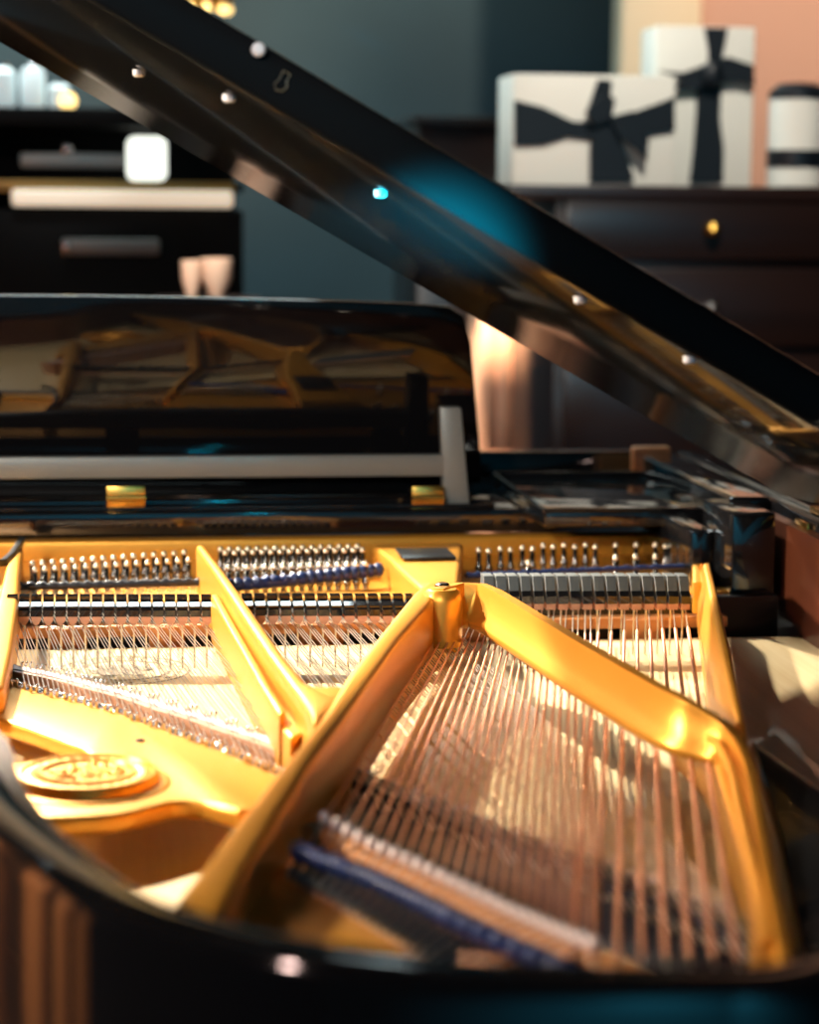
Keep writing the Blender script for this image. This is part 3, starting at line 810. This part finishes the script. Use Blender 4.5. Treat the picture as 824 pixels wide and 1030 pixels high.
# low dark sideboard in the middle distance
Ym = 5.8
mid = empty('low_cabinet', (X(470, Ym), Ym + .25, 0), 'low dark cabinet against the teal wall behind the raised lid', 'cabinet')
part_w('body', (X(420, Ym), Ym, 0), (X(560, Ym), Ym + .5, Z(124, Ym)), M_dresser, mid, .005)
part_w('top_board', (X(415, Ym), Ym - .02, Z(124, Ym)), (X(565, Ym), Ym + .5, Z(117, Ym)), M_dresser, mid, .003)

# left: dark display shelf unit with light bar, lamp and small things
YL = 5.0
M_shelf = mat('black_cabinet', (.004, .004, .004), .6, spec=.1)
M_gstrip = mat('gilt_shelf_edge', (.45, .27, .08), .4, metal=.6)
M_bar = mat('light_bar', (.9, .85, .72), .4, emit=(1, .80, .58), es=.6)
M_lampw = mat('lamp_glass', (.9, .9, .85), .3, emit=(.95, 1, .88), es=1.6)
unit = empty('display_cabinet', (X(90, YL), YL + .2, 0), 'black display cabinet with gilt shelf edge and a pale light bar, behind the music desk', 'cabinet')
xl, xr = X(-120, YL), X(245, YL)
zt = Z(108, YL, 60); zs = Z(183, YL, 100)
part_w('back_panel', (xl, YL + .36, 0), (xr, YL + .38, zt), M_shelf, unit)
part_w('upper_shelf', (xl, YL, zt - .04), (xr, YL + .36, zt), M_shelf, unit)
part_w('middle_shelf', (xl, YL + .001, zs - .02), (xr, YL + .36, zs), M_shelf, unit)
part_w('shelf_edge', (xl, YL - .008, zs - .022), (X(236, YL), YL, zs + .002), M_gstrip, unit, .001)
part_w('light_bar', (X(12, YL), YL - .02, Z(208, YL, 100)), (X(234, YL), YL + .01, Z(191, YL, 100)), M_bar, unit, .008)
part_w('base_cupboard', (xl, YL + .01, 0), (xr, YL + .36, Z(211, YL, 100)), M_shelf, unit)
h = part_w('handle', (X(62, YL), YL - .03, Z(256, YL, 100)), (X(160, YL), YL - .015, Z(240, YL, 100)), M_grey, unit, .006)
h2 = part_w('rail_handle', (X(20, YL), YL + .05, Z(169, YL, 100)), (X(127, YL), YL + .07, Z(154, YL, 100)), M_grey, unit, .006)
for px, py in ((67, 150), (67, 248)):
    q = PY(px, py, YL - .03) - unit.location; lathe('knob', q, [(0, .012), (.010, .008), (.012, 0), (.010, -.008), (0, -.012)], M_chrome, unit, 16)
lx, rx_ = X(128, YL, 160), X(169, YL, 160)
lamp = empty('table_lamp', ((lx + rx_) / 2, YL + .14, zs), 'small glowing white cube lamp on the middle shelf of the cabinet', 'lamp')
lw = (rx_ - lx) / 2
box2('lamp_shade', (-lw, -.05, .004), (lw, .05, Z(136, YL, 150) - zs), M_lampw, lamp, .018, 4)
box2('lamp_base', (-lw * .7, -.035, 0), (lw * .7, .035, .006), M_brass, lamp, .002)
M_glassw = mat('milky_glass_glow', (.80, .88, .88), .2, emit=(.75, .95, 1), es=.25)  # weak emission brightens the jars, which are no lamps
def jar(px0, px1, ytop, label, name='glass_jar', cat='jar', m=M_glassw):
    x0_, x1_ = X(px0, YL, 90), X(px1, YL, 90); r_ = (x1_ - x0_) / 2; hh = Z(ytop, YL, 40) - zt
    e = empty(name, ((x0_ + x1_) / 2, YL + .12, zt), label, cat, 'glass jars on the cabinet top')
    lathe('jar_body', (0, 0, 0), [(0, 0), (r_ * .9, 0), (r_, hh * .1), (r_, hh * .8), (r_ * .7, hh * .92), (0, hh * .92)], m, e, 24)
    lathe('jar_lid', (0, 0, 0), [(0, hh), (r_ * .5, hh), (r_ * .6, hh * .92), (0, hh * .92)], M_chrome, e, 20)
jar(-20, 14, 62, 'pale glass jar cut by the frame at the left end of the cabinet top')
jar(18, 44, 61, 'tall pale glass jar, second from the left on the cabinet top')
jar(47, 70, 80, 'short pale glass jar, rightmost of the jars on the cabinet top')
M_candle = mat('amber_glow', (.9, .6, .2), .3, emit=(1, .7, .25), es=2.5)
lathe('candle_lamp', (X(68, YL, 100), YL + .03, zt), [(0, 0), (.014, 0), (.020, .014), (.014, .030), (0, .034)], M_candle, None, 20)
tag(bpy.data.objects['candle_lamp'], 'tiny glowing amber candle lamp beside the short jar on the cabinet', 'candle')
# two cream roses/cups standing low in front of the cabinet
M_cup = mat('cream_porcelain', (.85, .62, .48), .35)
st = empty('side_table', (X(208, 4.6, 290), 4.6, 0), 'small dark round table holding two cream cups behind the music desk', 'table')
tz = Z(299, 4.6, 200)
lathe('tabletop', (0, 0, tz - .02), [(0, 0), (.11, 0), (.115, .01), (.11, .02), (0, .02)], M_dresser, st, 32)
lathe('pedestal', (0, 0, 0), [(0, 0), (.09, 0), (.09, .015), (.02, .04), (.018, tz - .03), (.05, tz - .02), (0, tz - .02)], M_dresser, st, 24)
for x0_, x1_, yt, lab in ((182, 203, 262, 'smaller cream cup, the left of the pair on the small dark table'), (202, 234, 260, 'larger cream cup, the right of the pair on the small dark table')):
    a = X(x0_, 4.6, 280); b_ = X(x1_, 4.6, 280); r_ = (b_ - a) / 2; hh = Z(yt, 4.6, 200) - tz
    o = lathe('cup', (0, 0, 0), [(0, .002), (r_ * .5, 0), (r_ * .55, .006), (r_ * .95, hh * .5), (r_, hh), (r_ * .9, hh), (r_ * .8, hh * .5), (0, .012)], M_cup, None, 24)
    o.location = ((a + b_) / 2, 4.6, tz); tag(o, lab, 'cup', 'cream cups on the small table')

# gilt pendant lamp hanging from the ceiling, only its lower rim in the frame
Yp = 5.6; pc = X(207, Yp, 10); pz = PY(207, 12, Yp).z
pend = empty('pendant_lamp', (pc, Yp, pz), 'gilt pendant lamp hanging from the ceiling, its lower rim at the top of the view', 'lamp')
M_gilt = mat('gilt_metal', (.75, .45, .10), .3, metal=.9)
lathe('lamp_bowl', (0, 0, 0), [(0, 0), (.05, .004), (.068, .03), (.072, .07), (.05, .13), (.02, .16), (0, .165)], M_gilt, pend, 28)
tube('lamp_rod', [(0, 0, .16), (0, 0, 3.2 - pz)], .006, M_gilt, pend, 8)
for k in range(8):
    a_ = k * math.pi / 4
    lathe('lamp_bulb', (.055 * math.cos(a_), .055 * math.sin(a_), .005), [(0, -.012), (.009, -.006), (.011, .003), (.006, .012), (0, .014)], M_candle, pend, 12)

# ================================================================ LIGHT
def area(name, loc, target, size, energy, col, spread=180, shape='SQUARE', sy=None):
    l = bpy.data.lights.new(name, 'AREA'); l.energy = energy; l.color = col; l.size = size; l.shape = shape
    if sy: l.shape = 'RECTANGLE'; l.size_y = sy
    l.spread = math.radians(spread)
    o = bpy.data.objects.new(name, l); COL.objects.link(o); o.location = loc
    o.rotation_euler = (Vector(target) - Vector(loc)).to_track_quat('-Z', 'Y').to_euler()
    return o
def spot(name, loc, target, energy, col, ang=40, blend=.4, r=.05):
    l = bpy.data.lights.new(name, 'SPOT'); l.energy = energy; l.color = col; l.spot_size = math.radians(ang); l.spot_blend = blend; l.shadow_soft_size = r
    o = bpy.data.objects.new(name, l); COL.objects.link(o); o.location = loc
    o.rotation_euler = (Vector(target) - Vector(loc)).to_track_quat('-Z', 'Y').to_euler()
    return o
WARM = (1, .87, .69)
spot('key_spot', (-1.0, 4.6, 2.95), (-.05, 2.2, .9), 2700, WARM, 34, .9, .06)
spot('bass_spot', (-1.0, 4.6, 2.5), (.36, 1.75, .9), 330, (1, .74, .5), 15, 1, .05)
spot('bass_end_spot', (.1, 4.8, 2.5), (.68, 2.38, .9), 700, WARM, 13, .6, .05)
spot('side_spot', (-2.4, 2.4, 2.3), (.15, 2.0, .9), 700, (1, .86, .68), 40, .6, .08)
area('cool_ceiling_panel', (-.10, 5.0, 3.12), (-.05, 3.6, 0), 1.4, 85, (.80, .98, 1), 180, 'RECTANGLE', 1.15)
spot('added_teal_beam', (.0, -1.5, 1.1), lid_hit(416, 238), 17000, (0, .72, 1), 3.0, 1, .02)  # added beam, imitates a teal flare over the lid
spot('teal_rear_wash', (0, -1.0, 3.0), (.6, -2.5, 1.0), 800, (.22, .8, 1), 140, .8, .02)  # added wash on the unseen front wall, for teal reflections in the rim
spot('cup_spot', (.0, 3.7, 2.9), (.22, 4.6, 1.2), 420, (1, .88, .74), 12, .5, .05)
spot('jar_spot', (-.2, 3.9, 2.9), (-.15, 5.0, 1.65), 60, (.95, 1, 1), 16, .5, .05)
spot('front_spot', (-1.0, -.6, 2.4), (.15, 3.05, 1.12), 240, (1, .95, .86), 22, .5, .1)
area('pink_fill', (-2.2, -.1, 2.5), (.2, 1.9, .9), .22, 24, (1, .68, .60), 180, 'DISK')  # added fill: pink tone on strings and flange, glint on the rim
area('teal_wash', (-.7, 5.9, 2.3), (.4, 7, 1.3), .8, 9, (.35, .85, 1))
spot('peach_spot', (2.2, 4.9, 3.1), (2.0, 6.4, 1.9), 200, (1, .75, .55), 75, .5, .08)
spot('gift_spot', (.9, 3.0, 3.1), (1.3, 4.55, 1.5), 230, (1, .93, .82), 34, .5, .08)
spot('column_spot', (.72, 4.72, 2.3), (.95, 5.2, .92), 700, (1, .78, .56), 22, .6, .05)
spot('screen_spot', (-.75, 3.6, 3.1), (-1.55, 2.9, .5), 1900, (1, .68, .42), 60, .6, .08)
spot('added_band_spot', (0, 5.2, 2.0), (0, 7.0, 2.8), 170, (1, .74, .5), 110, .8, .1)  # added to light the unseen band that the rim mirrors
w = bpy.data.worlds.new('world'); SC.world = w; w.use_nodes = True
w.node_tree.nodes['Background'].inputs[0].default_value = (.35, .5, .6, 1); w.node_tree.nodes['Background'].inputs[1].default_value = .05

SC.view_settings.view_transform = 'Standard'; SC.view_settings.look = 'None'
SC.view_settings.gamma = 1; SC.view_settings.use_curve_mapping = False
SC.view_settings.exposure = 0.0
SC.cycles.use_denoising = True
SC.cycles.max_bounces = 8
SC.cycles.caustics_reflective = False; SC.cycles.caustics_refractive = False
SC.cycles.sample_clamp_indirect = 6
